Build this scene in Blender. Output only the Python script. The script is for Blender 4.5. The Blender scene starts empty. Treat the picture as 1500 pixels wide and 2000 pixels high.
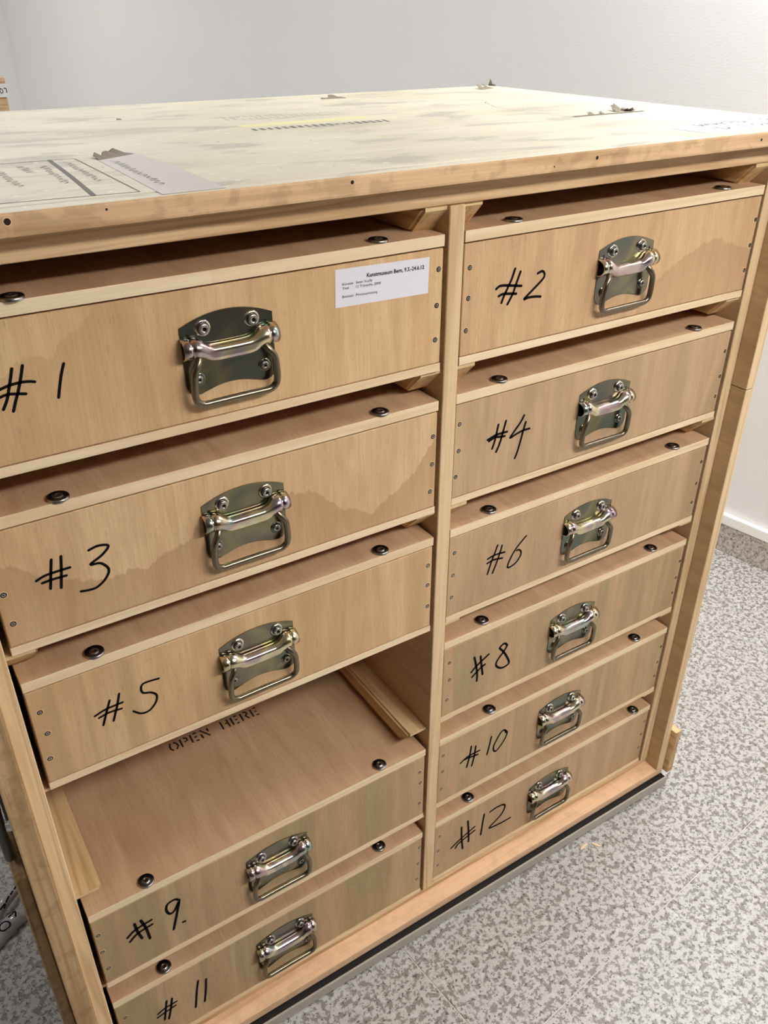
import bpy, bmesh, math, random
from mathutils import Vector, Matrix, noise as mnoise
random.seed(7)
scene = bpy.context.scene
C = scene.collection

# ---------------------------------------------------------------- camera, world, exposure
FZ = 0.245                                   # height of the calibration origin above the floor
cam = bpy.data.cameras.new('camera'); cam_o = bpy.data.objects.new('camera', cam); C.objects.link(cam_o)
cam.sensor_fit = 'HORIZONTAL'; cam.sensor_width = 36.0; cam.lens = 1656.82 * 36.0 / 1500.0
cam.clip_start = 0.02
r_, d_, f_ = (0.83985529, -0.5428077, 0.00170064), (-0.27655812, -0.43059425, -0.85912991), (0.46707461, 0.72107447, -0.51175474)
cam_o.matrix_world = Matrix(((r_[0], -d_[0], -f_[0], -0.64994), (r_[1], -d_[1], -f_[1], -0.86545),
                             (r_[2], -d_[2], -f_[2], 1.34866 + FZ), (0, 0, 0, 1)))
scene.camera = cam_o
world = bpy.data.worlds.new('world'); scene.world = world; world.use_nodes = True
world.node_tree.nodes['Background'].inputs[0].default_value = (0.9, 0.95, 1.0, 1)
world.node_tree.nodes['Background'].inputs[1].default_value = 0.3
scene.view_settings.view_transform = 'Standard'; scene.view_settings.look = 'None'
scene.view_settings.gamma = 1.0; scene.view_settings.use_curve_mapping = False
scene.view_settings.exposure = 0.0

# ceiling lamps: (x, y, z of the housing's top, rot z, strength, colour); each lamp's own light sits in its builder below
LAMPS = [(0.50, -1.45, 2.3, 0.0, 44.0, (1.0, 0.955, 0.93)),
         (1.40, 0.10, 2.6, 1.73, 34.0, (0.97, 0.985, 1.0)),
         (-0.05, 1.9, 2.6, 1.73, 19.0, (0.97, 0.985, 1.0)),
         (-0.7, 4.2, 2.6, 1.73, 36.0, (0.95, 0.98, 1.0)),
         (-2.5, 0.9, 2.6, 1.73, 15.0, (0.97, 0.98, 1.0))]  # added fill lamp, out of view, to lift the floor left of the crate
CEIL = 2.6

# ---------------------------------------------------------------- helpers
def srgb(r, g, b):
    f = lambda c: (c/255/12.92) if c/255 <= 0.04045 else ((c/255+0.055)/1.055)**2.4
    return (f(r), f(g), f(b), 1.0)

class NT:
    def __init__(s, name):
        s.m = bpy.data.materials.new(name); s.m.use_nodes = True; s.t = s.m.node_tree
        s.b = s.t.nodes['Principled BSDF']
    def n(s, typ, **kw):
        nd = s.t.nodes.new(typ)
        for k, v in kw.items():
            if k.startswith('i_'):
                key = k[2:]; key = int(key) if key.isdigit() else key.replace('_', ' ')
                sock = nd.inputs[key]
                if isinstance(v, bpy.types.NodeSocket): s.t.links.new(v, sock)
                else: sock.default_value = v
            else: setattr(nd, k, v)
        return nd
    def link(s, a, b): s.t.links.new(a, b)
    def math(s, op, a, b=0.0, c=None, clamp=False):
        kw = dict(i_0=a, i_1=b)
        if c is not None: kw['i_2'] = c
        return s.n('ShaderNodeMath', operation=op, use_clamp=clamp, **kw).outputs[0]
    def ramp(s, fac, stops, interp='LINEAR'):
        r = s.n('ShaderNodeValToRGB', i_0=fac); cr = r.color_ramp; cr.interpolation = interp
        while len(cr.elements) < len(stops): cr.elements.new(0.5)
        for e, (p, c) in zip(cr.elements, stops):
            e.position = p; e.color = c if len(c) == 4 else (*c, 1)
        return r.outputs[0]
    def mix(s, fac, a, b, mode='MIX'):
        m = s.n('ShaderNodeMix', data_type='RGBA', blend_type=mode)
        for k, v in (('Factor', fac), ('A', a), ('B', b)):
            i = [x for x in m.inputs if x.name == k and (x.type == 'RGBA' or k == 'Factor')][0]
            if isinstance(v, bpy.types.NodeSocket): s.link(v, i)
            else: i.default_value = v
        return [o for o in m.outputs if o.type == 'RGBA'][0]
    def coord(s, rand=True):
        tc = s.n('ShaderNodeTexCoord').outputs['Object']
        if not rand: return tc
        oi = s.n('ShaderNodeObjectInfo').outputs['Random']
        off = s.n('ShaderNodeCombineXYZ', i_0=s.math('MULTIPLY', oi, 7.3), i_1=s.math('MULTIPLY', oi, 3.1), i_2=s.math('MULTIPLY', oi, 5.7)).outputs[0]
        return s.n('ShaderNodeVectorMath', operation='ADD', i_0=tc, i_1=off).outputs[0]
    def noise(s, co, scale, detail=3.0, dist=0.0, rough=0.55):
        mp = s.n('ShaderNodeMapping', i_Vector=co, i_Scale=scale if not isinstance(scale, (int, float)) else (scale,)*3).outputs[0]
        return s.n('ShaderNodeTexNoise', i_Vector=mp, i_Scale=1.0, i_Detail=detail, i_Distortion=dist, i_Roughness=rough).outputs[0]
    def bump(s, h, strength, dist=0.001):
        s.link(s.n('ShaderNodeBump', i_Strength=strength, i_Distance=dist, i_Height=h).outputs[0], s.b.inputs['Normal'])
    def col(s, c):
        if isinstance(c, bpy.types.NodeSocket): s.link(c, s.b.inputs['Base Color'])
        else: s.b.inputs['Base Color'].default_value = c
    def rough(s, v): s.b.inputs['Roughness'].default_value = v
    def metal(s, v): s.b.inputs['Metallic'].default_value = v

M = {}
def plain(name, c, rough=0.6, metal=0.0, emit=None):
    k = NT(name); k.col(c); k.rough(rough); k.metal(metal)
    if emit:
        k.b.inputs['Emission Color'].default_value = (*emit[0], 1); k.b.inputs['Emission Strength'].default_value = emit[1]
    M[name] = k.m; return k.m

def veneer(name, axis, light, mid, dark, figure=None, amount=0.5, low_is_dark=True, bands=None):
    """peeled plywood face; grain along axis; figure = [(x, z)...] outline of a darker figure in the veneer"""
    k = NT(name); co = k.coord()
    def sc(a, l): return tuple(l if i == 'xyz'.index(axis) else a for i in range(3))
    big = k.noise(co, sc(11, 1.3), 3, 0.5)
    c = k.ramp(big, [(0.30, light), (0.48, mid), (0.60, light), (0.75, mid)])
    c2 = k.noise(co, sc(30, 4), 2, 0.8)
    c = k.mix(k.ramp(c2, [(0.5, (0, 0, 0)), (0.72, (0.35, 0.35, 0.35))]), c, dark)
    if bands:                                   # broad streaks of heartwood and grey sapwood
        bn = k.noise(co, sc(7.5, 0.55), 2, 1.0)
        c = k.mix(k.ramp(bn, [(0.44, (0, 0, 0)), (0.50, (0.75,)*3), (0.60, (0.35,)*3)]), c, bands[0])
        bn2 = k.noise(co, sc(9.0, 0.4), 2, 0.8)
        c = k.mix(k.ramp(bn2, [(0.52, (0, 0, 0)), (0.60, (0.6,)*3), (0.66, (0.1,)*3)]), c, bands[1])
    fine = k.noise(co, sc(300, 16), 3)
    c = k.mix(k.ramp(fine, [(0.40, (0.20,)*3), (0.62, (0, 0, 0))]), c, dark)
    pore = k.noise(co, sc(820, 70), 1)
    c = k.mix(k.ramp(pore, [(0.64, (0, 0, 0)), (0.72, (0.30,)*3)]), c, srgb(138, 100, 66))
    cloud = k.noise(co, sc(16, 7), 3, 0.3)
    c = k.mix(k.ramp(cloud, [(0.5, (0, 0, 0)), (0.7, (0.22,)*3)]), c, dark)
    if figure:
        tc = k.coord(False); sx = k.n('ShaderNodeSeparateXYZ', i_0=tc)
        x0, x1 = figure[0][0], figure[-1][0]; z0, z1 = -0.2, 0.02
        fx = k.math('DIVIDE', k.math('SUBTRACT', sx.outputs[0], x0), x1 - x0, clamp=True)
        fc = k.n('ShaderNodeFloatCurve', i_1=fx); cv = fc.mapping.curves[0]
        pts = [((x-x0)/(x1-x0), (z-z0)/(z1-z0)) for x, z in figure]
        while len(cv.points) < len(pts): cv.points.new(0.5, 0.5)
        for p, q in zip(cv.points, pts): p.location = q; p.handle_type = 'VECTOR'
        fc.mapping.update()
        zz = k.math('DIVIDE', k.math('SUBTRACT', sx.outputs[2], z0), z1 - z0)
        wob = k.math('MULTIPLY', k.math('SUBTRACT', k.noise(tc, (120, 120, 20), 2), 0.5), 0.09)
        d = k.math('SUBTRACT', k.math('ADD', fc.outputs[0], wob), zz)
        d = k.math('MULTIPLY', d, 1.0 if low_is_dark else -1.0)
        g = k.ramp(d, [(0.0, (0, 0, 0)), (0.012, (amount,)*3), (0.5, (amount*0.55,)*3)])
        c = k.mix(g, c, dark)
    k.col(c); k.rough(0.62); k.b.inputs['Specular IOR Level'].default_value = 0.3
    k.bump(fine, 0.12, 0.0006)
    M[name] = k.m; return k.m

def spruce(name, axis, light, dark, rings=26, wear=0.0, piece=0.0):
    """solid softwood with growth rings along axis"""
    k = NT(name); co = k.coord()
    def sc(a, l): return tuple(l if i == 'xyz'.index(axis) else a for i in range(3))
    ln = k.noise(co, sc(22, 1.1), 2, 0.3)
    ring = k.math('PINGPONG', k.math('MULTIPLY', ln, rings), 1.0)
    c = k.mix(k.ramp(ring, [(0.45, (0, 0, 0)), (0.95, (0.75,)*3)]), light, dark)
    fib = k.noise(co, sc(420, 9), 2)
    c = k.mix(k.ramp(fib, [(0.40, (0.25,)*3), (0.6, (0, 0, 0))]), c, dark)
    blot = k.noise(co, 9, 3)
    c = k.mix(k.ramp(blot, [(0.52, (0, 0, 0)), (0.75, (0.3,)*3)]), c, dark)
    if piece:                                   # finger-jointed strip: tone changes from piece to piece
        sx = k.n('ShaderNodeSeparateXYZ', i_0=co)
        st = k.math('FLOOR', k.math('DIVIDE', sx.outputs['xyz'.index(axis)], piece))
        wn = k.n('ShaderNodeTexWhiteNoise', noise_dimensions='1D', i_W=st).outputs[0]
        c = k.mix(k.math('MULTIPLY', wn, 0.35), c, dark)
    if wear:
        w = k.noise(co, 34, 5, 0.4)
        w2 = k.noise(co, sc(260, 12), 3)
        c = k.mix(k.ramp(w, [(0.50, (0, 0, 0)), (0.60, (wear,)*3)]), c, srgb(112, 84, 56))
        c = k.mix(k.ramp(w2, [(0.64, (0, 0, 0)), (0.70, (wear,)*3)]), c, srgb(92, 66, 44))
    k.col(c); k.rough(0.65); k.b.inputs['Specular IOR Level'].default_value = 0.3
    k.bump(fib, 0.15, 0.0006)
    M[name] = k.m; return k.m

# ---------------------------------------------------------------- materials
L1, L2, L3 = srgb(226, 192, 146), srgb(214, 176, 128), srgb(184, 142, 98)
veneer('ply_front', 'z', L1, L2, L3, bands=(srgb(196, 164, 120), srgb(232, 194, 146)))
veneer('ply_front_grey', 'z', srgb(204, 176, 136), srgb(190, 162, 122), srgb(156, 130, 94), bands=(srgb(172, 152, 112), srgb(214, 172, 134)))
veneer('ply_front_tan', 'z', srgb(210, 178, 140), srgb(198, 166, 128), srgb(168, 136, 102), bands=(srgb(184, 158, 122), srgb(212, 178, 142)))
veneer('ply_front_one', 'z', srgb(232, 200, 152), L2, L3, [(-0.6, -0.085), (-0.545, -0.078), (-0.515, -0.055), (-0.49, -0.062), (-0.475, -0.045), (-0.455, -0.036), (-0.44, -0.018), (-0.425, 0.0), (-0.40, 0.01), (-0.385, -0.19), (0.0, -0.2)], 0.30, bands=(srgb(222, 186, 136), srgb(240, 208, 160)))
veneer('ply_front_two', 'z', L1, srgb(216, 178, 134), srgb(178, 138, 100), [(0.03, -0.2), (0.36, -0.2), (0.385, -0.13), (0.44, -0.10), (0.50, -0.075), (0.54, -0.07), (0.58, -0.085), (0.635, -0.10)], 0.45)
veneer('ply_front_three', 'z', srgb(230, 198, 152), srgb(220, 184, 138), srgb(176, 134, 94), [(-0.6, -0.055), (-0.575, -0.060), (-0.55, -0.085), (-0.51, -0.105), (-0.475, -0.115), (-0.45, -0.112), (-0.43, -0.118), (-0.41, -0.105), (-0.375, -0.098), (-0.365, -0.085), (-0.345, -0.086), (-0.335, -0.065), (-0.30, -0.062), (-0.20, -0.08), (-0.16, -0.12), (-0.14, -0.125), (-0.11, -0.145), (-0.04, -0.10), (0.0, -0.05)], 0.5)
veneer('ply_top', 'y', srgb(216, 182, 144), srgb(204, 168, 130), srgb(174, 134, 100))
veneer('ply_side', 'y', srgb(216, 186, 146), srgb(202, 172, 132), srgb(168, 138, 102))
veneer('ply_side_z', 'z', srgb(212, 182, 142), srgb(198, 168, 128), srgb(166, 136, 100))
spruce('lip', 'x', srgb(250, 230, 192), srgb(232, 202, 158), 10, piece=0.42)
spruce('spruce_x', 'x', srgb(228, 196, 152), srgb(192, 152, 106), 16)
spruce('spruce_y', 'y', srgb(228, 196, 146), srgb(194, 156, 106), 12)
spruce('spruce_z', 'z', srgb(236, 208, 164), srgb(204, 170, 126), 12)
spruce('spruce_worn', 'z', srgb(204, 172, 128), srgb(170, 136, 94), 12, wear=0.28)
spruce('spruce_front', 'x', srgb(232, 194, 150), srgb(200, 158, 114), 12, wear=0.22)
spruce('spruce_base', 'x', srgb(244, 204, 164), srgb(224, 182, 140), 8, wear=0.10)
plain('end_grain', srgb(226, 196, 146), 0.8)
plain('ink', srgb(12, 9, 8), 0.8); M['ink'].node_tree.nodes['Principled BSDF'].inputs['Specular IOR Level'].default_value = 0.15
plain('ink_blue', srgb(70, 70, 82), 0.8)
plain('ink_faded', srgb(118, 112, 106), 0.8)
plain('ink_pale', srgb(168, 160, 150), 0.8)
plain('stencil', srgb(34, 22, 16), 0.6)
plain('paper', srgb(236, 234, 242), 0.7)
plain('paper_white', srgb(240, 240, 240), 0.6)
plain('cream_tape', srgb(240, 238, 220), 0.6)
plain('tape_mauve', srgb(200, 190, 182), 0.45)
plain('yellow_paint', srgb(226, 218, 160), 0.7)
plain('paper_torn', srgb(138, 126, 110), 0.85)
plain('hole', srgb(38, 26, 18), 0.9)
plain('matte', srgb(16, 14, 12), 0.7)
plain('steel', srgb(176, 174, 168), 0.30, 1.0)
plain('steel_dark', srgb(96, 94, 90), 0.35, 1.0)
plain('bail_steel', srgb(134, 124, 104), 0.30, 1.0)
plain('aluminium', srgb(186, 180, 168), 0.5, 0.35)
plain('handle_grey', srgb(96, 98, 94), 0.5, 0.6)

def zinc(name, stops):
    k = NT(name); co = k.coord()
    f = k.noise(co, 15, 1, 0.8); k.col(k.ramp(f, stops)); k.metal(1.0)
    r = k.noise(co, 90, 3)
    k.link(k.n('ShaderNodeMapRange', i_Value=r, i_3=0.14, i_4=0.30).outputs[0], k.b.inputs['Roughness'])
    M[name] = k.m
zinc('zinc_plate', [(0.30, srgb(116, 118, 100)), (0.45, srgb(150, 146, 112)), (0.55, srgb(130, 122, 112)), (0.68, srgb(112, 122, 108))])
zinc('zinc_barrel', [(0.34, srgb(196, 178, 186)), (0.43, srgb(226, 214, 170)), (0.50, srgb(232, 226, 196)), (0.57, srgb(206, 176, 176)), (0.66, srgb(176, 196, 186)), (0.76, srgb(214, 190, 160))])

# dirty cream plywood of the crate top
k = NT('top_paint'); co = k.coord(False)
b = k.noise(co, (3.5, 9, 5), 4, 0.4); c = k.ramp(b, [(0.35, srgb(222, 214, 190)), (0.6, srgb(210, 201, 176)), (0.75, srgb(196, 186, 160))])
sm = k.noise(co, (6, 15, 5), 5, 0.5); c = k.mix(k.ramp(sm, [(0.53, (0, 0, 0)), (0.64, (0.55,)*3)]), c, srgb(166, 158, 144))
gr = k.noise(co, (6, 160, 6), 3); c = k.mix(k.ramp(gr, [(0.52, (0, 0, 0)), (0.75, (0.28,)*3)]), c, srgb(176, 164, 138))
fl = k.noise(co, (60, 120, 60), 2); c = k.mix(k.ramp(fl, [(0.70, (0, 0, 0)), (0.74, (0.7,)*3)]), c, srgb(250, 246, 230))
dk = k.noise(co, (45, 45, 45), 2); c = k.mix(k.ramp(dk, [(0.74, (0, 0, 0)), (0.78, (0.6,)*3)]), c, srgb(140, 126, 104))
k.col(c); k.rough(0.6); k.bump(gr, 0.2, 0.001); M['top_paint'] = k.m

# granite floor tiles and skirting
def granite(name, lo, base, mid, dark, sc=1.0):
    k = NT(name); co = k.coord(False)
    a = k.noise(co, 50*sc, 5, 0.15, 0.62); c = k.mix(k.ramp(a, [(0.485, (0, 0, 0)), (0.545, (0.9,)*3)]), base, mid)
    b = k.noise(co, 88*sc, 4, 0.1, 0.6); c = k.mix(k.ramp(b, [(0.575, (0, 0, 0)), (0.62, (0.9,)*3)]), c, dark)
    w = k.noise(co, 34*sc, 4, 0.2, 0.6); c = k.mix(k.ramp(w, [(0.56, (0, 0, 0)), (0.64, (0.75,)*3)]), c, lo)
    k.col(c); k.rough(0.42); M[name] = k.m
granite('granite', srgb(206, 205, 201), srgb(192, 190, 185), srgb(130, 125, 117), srgb(82, 77, 71), 1.65)
granite('granite_skirt', srgb(214, 206, 198), srgb(206, 198, 190), srgb(160, 152, 144), srgb(78, 72, 66), 1.7)
plain('grout', srgb(214, 210, 200), 0.8)

# woven-texture wallpaper
k = NT('wall_paint'); co = k.coord(False)
t1 = k.noise(co, (70, 70, 190), 2, 0.2); k.col(srgb(242, 241, 240)); k.rough(0.75); k.bump(t1, 0.35, 0.0015); M['wall_paint'] = k.m
plain('white_trim', srgb(250, 249, 247), 0.6)
plain('ceiling_white', srgb(176, 176, 174), 0.9)
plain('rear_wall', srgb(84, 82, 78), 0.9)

# ---------------------------------------------------------------- mesh helpers
def link(name, me, parent=None, loc=(0, 0, 0)):
    o = bpy.data.objects.new(name, me); C.objects.link(o); o.parent = parent; o.location = loc; return o

def mesh_from(bm, name, mats, smooth=False):
    me = bpy.data.meshes.new(name); bm.normal_update(); bm.to_mesh(me); bm.free()
    for m in mats: me.materials.append(M[m])
    if smooth:
        for p in me.polygons: p.use_smooth = True
    return me

def box_mesh(name, lo, hi, mats, pick=None, bev=0.0012, seg=1):
    bm = bmesh.new()
    vs = [bm.verts.new((x, y, z)) for x in (lo[0], hi[0]) for y in (lo[1], hi[1]) for z in (lo[2], hi[2])]
    for f in ((0, 1, 3, 2), (4, 6, 7, 5), (0, 4, 5, 1), (2, 3, 7, 6), (0, 2, 6, 4), (1, 5, 7, 3)):
        bm.faces.new([vs[i] for i in f])
    bmesh.ops.recalc_face_normals(bm, faces=bm.faces)
    if bev: bmesh.ops.bevel(bm, geom=list(bm.edges), offset=bev, segments=seg, affect='EDGES', profile=0.6)
    bm.normal_update()
    if pick:
        for f in bm.faces: f.material_index = pick(f.normal)
    return mesh_from(bm, name, mats)

def part_box(name, lo, hi, mats, parent, pick=None, bev=0.0012, seg=1):
    """box given in world (calibration) coordinates; the object's origin sits at the box centre"""
    c = [(a+b)/2 for a, b in zip(lo, hi)]
    h = [(b-a)/2 for a, b in zip(lo, hi)]
    base = Vector(parent['base']) if parent is not None else Vector((0, 0, 0))
    me = box_mesh(name, [-v for v in h], h, [mats] if isinstance(mats, str) else mats, pick, bev, seg)
    return link(name, me, parent, Vector(c) - base)

def lathe(prof, segs, axis, mats, mat_of=None, name='lathe'):
    """prof: (r, h) from outside to the centre; axis 'z' -> h along +z, '-y' -> h along -y"""
    bm = bmesh.new(); rings = []
    def P(r, h, a):
        x, y = r*math.cos(a), r*math.sin(a)
        return (x, y, h) if axis == 'z' else (x, -h, y)
    for r, h in prof:
        rings.append([bm.verts.new(P(r, h, 2*math.pi*i/segs)) for i in range(segs)] if r > 1e-6 else [bm.verts.new(P(0, h, 0))])
    for k_ in range(len(rings)-1):
        a, b = rings[k_], rings[k_+1]
        for i in range(segs):
            j = (i+1) % segs
            f = bm.faces.new([a[i], a[j], b[j], b[i]] if len(b) > 1 else [a[i], a[j], b[0]])
            f.material_index = mat_of[k_] if mat_of else 0
    bmesh.ops.recalc_face_normals(bm, faces=bm.faces)
    return mesh_from(bm, name, mats, True)

def smooth_line(pts, n=5):
    out = []
    P = [Vector(p) for p in pts]
    for i in range(len(P)-1):
        p0, p1, p2, p3 = P[max(i-1, 0)], P[i], P[i+1], P[min(i+2, len(P)-1)]
        for j in range(n):
            t = j/n
            out.append(0.5*((2*p1)+(p2-p0)*t+(2*p0-5*p1+4*p2-p3)*t*t+(3*p1-p0-3*p2+p3)*t**3))
    out.append(P[-1]); return out

def ribbons(strokes, width, to3, n=5, taper=0.0):
    """flat pen strokes in a plane; to3 maps (u, v) to 3D"""
    bm = bmesh.new()
    for st in strokes:
        L = smooth_line(st, n) if n > 1 else [Vector(p) for p in st]
        h = width/2; tot = len(L)
        left, right = [], []
        for i, p in enumerate(L):
            d = (L[min(i+1, tot-1)] - L[max(i-1, 0)]); d = d.normalized() if d.length > 0 else Vector((1, 0))
            q = Vector((-d.y, d.x)); w = h*(1-taper*(i/tot))
            left.append(p+q*w); right.append(p-q*w)
        def cap(p, d, w):
            a0 = math.atan2(d.y, d.x)
            return [p+Vector((math.cos(a0+t), math.sin(a0+t)))*w for t in (math.pi/4, 0, -math.pi/4)]
        if n > 1:
            e = cap(L[-1], (L[-1]-L[-2]), h*(1-taper)); s = cap(L[0], (L[0]-L[1]), h)
        else: e = s = []
        V = lambda q: bm.verts.new(to3(q.x, q.y))
        lv, rv = [V(q) for q in left], [V(q) for q in right]
        for i in range(tot-1): bm.faces.new((lv[i], rv[i], rv[i+1], lv[i+1]))
        if e: bm.faces.new([lv[-1], rv[-1]] + [V(q) for q in reversed(e)])
        if s: bm.faces.new([rv[0], lv[0]] + [V(q) for q in reversed(s)])
    bmesh.ops.recalc_face_normals(bm, faces=bm.faces)
    return bm

def tube(path, r, segs=10, name='tube', mats=('steel',), closed=False, n=4):
    L = smooth_line(path, n); bm = bmesh.new(); rings = []
    up = Vector((0, 1, 0.001)).normalized()
    for i, p in enumerate(L):
        d = (L[min(i+1, len(L)-1)]-L[max(i-1, 0)]).normalized()
        a = d.cross(up)
        a = a.normalized() if a.length > 1e-4 else Vector((1, 0, 0)); b_ = a.cross(d).normalized()
        rings.append([bm.verts.new(p+(a*math.cos(2*math.pi*t/segs)+b_*math.sin(2*math.pi*t/segs))*r) for t in range(segs)])
    for a, b_ in zip(rings, rings[1:]):
        for i in range(segs): bm.faces.new((a[i], a[(i+1) % segs], b_[(i+1) % segs], b_[i]))
    bm.faces.new(rings[0]); bm.faces.new(rings[-1])
    bmesh.ops.recalc_face_normals(bm, faces=bm.faces)
    return mesh_from(bm, name, mats, True)

def poly_prism(pts, h, to3, name, mats):
    """polygon (u, v) extruded by h; to3(u, v, w)"""
    bm = bmesh.new()
    a = [bm.verts.new(to3(u, v, 0)) for u, v in pts]; b_ = [bm.verts.new(to3(u, v, h)) for u, v in pts]
    bm.faces.new(a); bm.faces.new(b_[::-1]); nn = len(pts)
    for i in range(nn): bm.faces.new((a[i], b_[i], b_[(i+1) % nn], a[(i+1) % nn]))
    bmesh.ops.recalc_face_normals(bm, faces=bm.faces)
    return mesh_from(bm, name, mats)

def empty(name, base):
    o = bpy.data.objects.new(name, None); C.objects.link(o); o.location = base; o['base'] = list(base)
    o.empty_display_size = 0.05; return o

def tag(o, label, cat, group=None, kind=None):
    o['label'] = label; o['category'] = cat
    if group: o['group'] = group
    if kind: o['kind'] = kind
    return o

def struct(o, label=None, cat=None):
    o['kind'] = 'structure'
    if label: o['label'] = label; o['category'] = cat
    return o

def text_mesh(body, size, bold=0.0):
    cu = bpy.data.curves.new('text', 'FONT'); cu.body = body; cu.size = size; cu.offset = bold; cu.resolution_u = 2
    o = bpy.data.objects.new('text', cu); C.objects.link(o); bpy.context.view_layer.update()
    dg = bpy.context.evaluated_depsgraph_get(); me = bpy.data.meshes.new_from_object(o.evaluated_get(dg))
    bpy.data.objects.remove(o); bpy.data.curves.remove(cu); return me

# ---------------------------------------------------------------- the room
A = Vector((1.662, 0.43)); E1 = Vector((-0.157, 0.9876)); E2 = Vector((-0.9876, -0.157))
def room(t, s, z=0.0):
    p = A+E1*t+E2*s; return Vector((p.x, p.y, z))
def wall(name, t0, s0, t1, s1, z0, z1, mat, label, th=0.12, extra=0.0, out=True):
    p0, p1 = room(t0, s0), room(t1, s1); d = (p1-p0); ln = d.length; ang = math.atan2(d.y, d.x)
    me = box_mesh(name, (0, -th if out else 0, z0), (ln, 0 if out else th, z1), [mat], bev=0.0)
    o = link(name, me, None, p0); o.rotation_euler = (0, 0, ang); return struct(o, label, 'wall')
T0, T1, S1 = -6.0, 5.63, 5.2
wall('wall_right', T0, 0, T1, 0, 0, CEIL, 'wall_paint', 'long off-white textured wall behind the crate')
wall('wall_back', T1, 0, T1, S1, 0, CEIL, 'wall_paint', 'far white wall at the left end of the long wall')
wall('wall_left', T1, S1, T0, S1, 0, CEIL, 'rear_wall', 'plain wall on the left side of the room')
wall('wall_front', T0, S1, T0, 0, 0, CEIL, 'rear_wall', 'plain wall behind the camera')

# floor: grout bed with granite slabs laid on it
G = Vector((-0.046, -0.322)); GA = math.radians(6.5); S = 1.5
cn = [room(T0-0.1, -0.1), room(T1+0.1, -0.1), room(T1+0.1, S1+0.1), room(T0-0.1, S1+0.1)]
flo = link('floor', poly_prism([(c.x, c.y) for c in cn], 0.05, lambda u, v, w: (u, v, -0.0515+w), 'floor', ['grout']), None)
struct(flo, 'speckled grey granite floor of large slabs with thin joints', 'floor')
tile_me = box_mesh('tile', (-S/2+0.0012, -S/2+0.0012, -0.0018), (S/2-0.0012, S/2-0.0012, 0.0), ['granite'], bev=0.0004)
def inside(p):
    q = p-A; t, s = q.dot(E1), q.dot(E2); return T0+0.2 < t < T1-0.2 and -0.7 < s < S1-0.2
for i in range(-4, 5):
    for j in range(-4, 6):
        ctr = G+Vector((math.cos(GA)*(i+.5)*S-math.sin(GA)*(j+.5)*S, math.sin(GA)*(i+.5)*S+math.cos(GA)*(j+.5)*S))
        q = ctr-A; t, s = q.dot(E1), q.dot(E2)
        if not (T0+0.9 < t < T1-0.9 and s < S1-0.9): continue
        if s < 0.86:                             # slab cut off at the wall: clip it in the wall's frame
            bm = bmesh.new(); bm.from_mesh(tile_me)
            nrm = Vector((E2.x*math.cos(GA)+E2.y*math.sin(GA), -E2.x*math.sin(GA)+E2.y*math.cos(GA), 0))
            bmesh.ops.bisect_plane(bm, geom=bm.verts[:]+bm.edges[:]+bm.faces[:], plane_co=nrm*(0.002-s), plane_no=nrm, clear_inner=True)
            if len(bm.faces) == 0: bm.free(); continue
            me = mesh_from(bm, 'tile', ['granite'])
        else: me = tile_me
        o = link('tile', me, flo, (ctr.x, ctr.y, 0)); o.rotation_euler = (0, 0, GA)

ce = link('ceiling', poly_prism([(c.x, c.y) for c in cn], 0.1, lambda u, v, w: (u, v, CEIL+w), 'ceiling', ['ceiling_white']), None)
struct(ce, 'plain white ceiling', 'ceiling')
ln = T1-T0-0.02
ang1 = math.atan2(E1.y, E1.x)
sk = link('baseboard_right', box_mesh('baseboard_right', (0, 0, 0.0005), (ln, 0.014, 0.103), ['granite_skirt'], bev=0.001), None, room(T0+0.01, 0.0005)); sk.rotation_euler = (0, 0, ang1)
struct(sk, 'speckled brown-grey granite skirting along the long wall', 'baseboard')
tr = link('trim_1', box_mesh('trim_1', (0, 0, 0.1035), (ln, 0.019, 0.14), ['white_trim'], bev=0.004, seg=2), None, room(T0+0.01, 0.0005)); tr.rotation_euler = (0, 0, ang1)
struct(tr, 'white strip on top of the granite skirting', 'trim')

def ceiling_lamp(x, y, z, rz, power, colr, label):
    t = empty('ceiling_lamp', (x, y, z)); tag(t, label, 'lamp', 'ceiling lamps'); t.rotation_euler = (0, 0, rz)
    link('housing', box_mesh('housing', (-0.64, -0.17, -0.045), (0.64, 0.17, -0.0005), ['ceiling_white'], bev=0.004), t)
    dm = NT('lamp_diffuser'); dm.b.inputs['Emission Color'].default_value = (*colr, 1); dm.b.inputs['Emission Strength'].default_value = power
    M['diff_tmp'] = dm.m
    link('diffuser', box_mesh('diffuser', (-0.6, -0.14, -0.052), (0.6, 0.14, -0.0455), ['diff_tmp'], bev=0.002), t)
    if z < CEIL-0.01:
        for sx in (-0.5, 0.5): link('suspension_rod', tube([(sx, 0, 0), (sx, 0, (CEIL-z)*0.5), (sx, 0, CEIL-z)], 0.006, 8, 'suspension_rod', ['steel_dark']), t)
for L_, lb in zip(LAMPS, ('pendant lamp above the space in front of the crate', 'ceiling lamp above the aisle right of the crate', 'ceiling lamp behind the crate', 'ceiling lamp near the far white wall', 'added unseen fill lamp brightening the floor left of the crate')):
    ceiling_lamp(*L_, lb)

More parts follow.
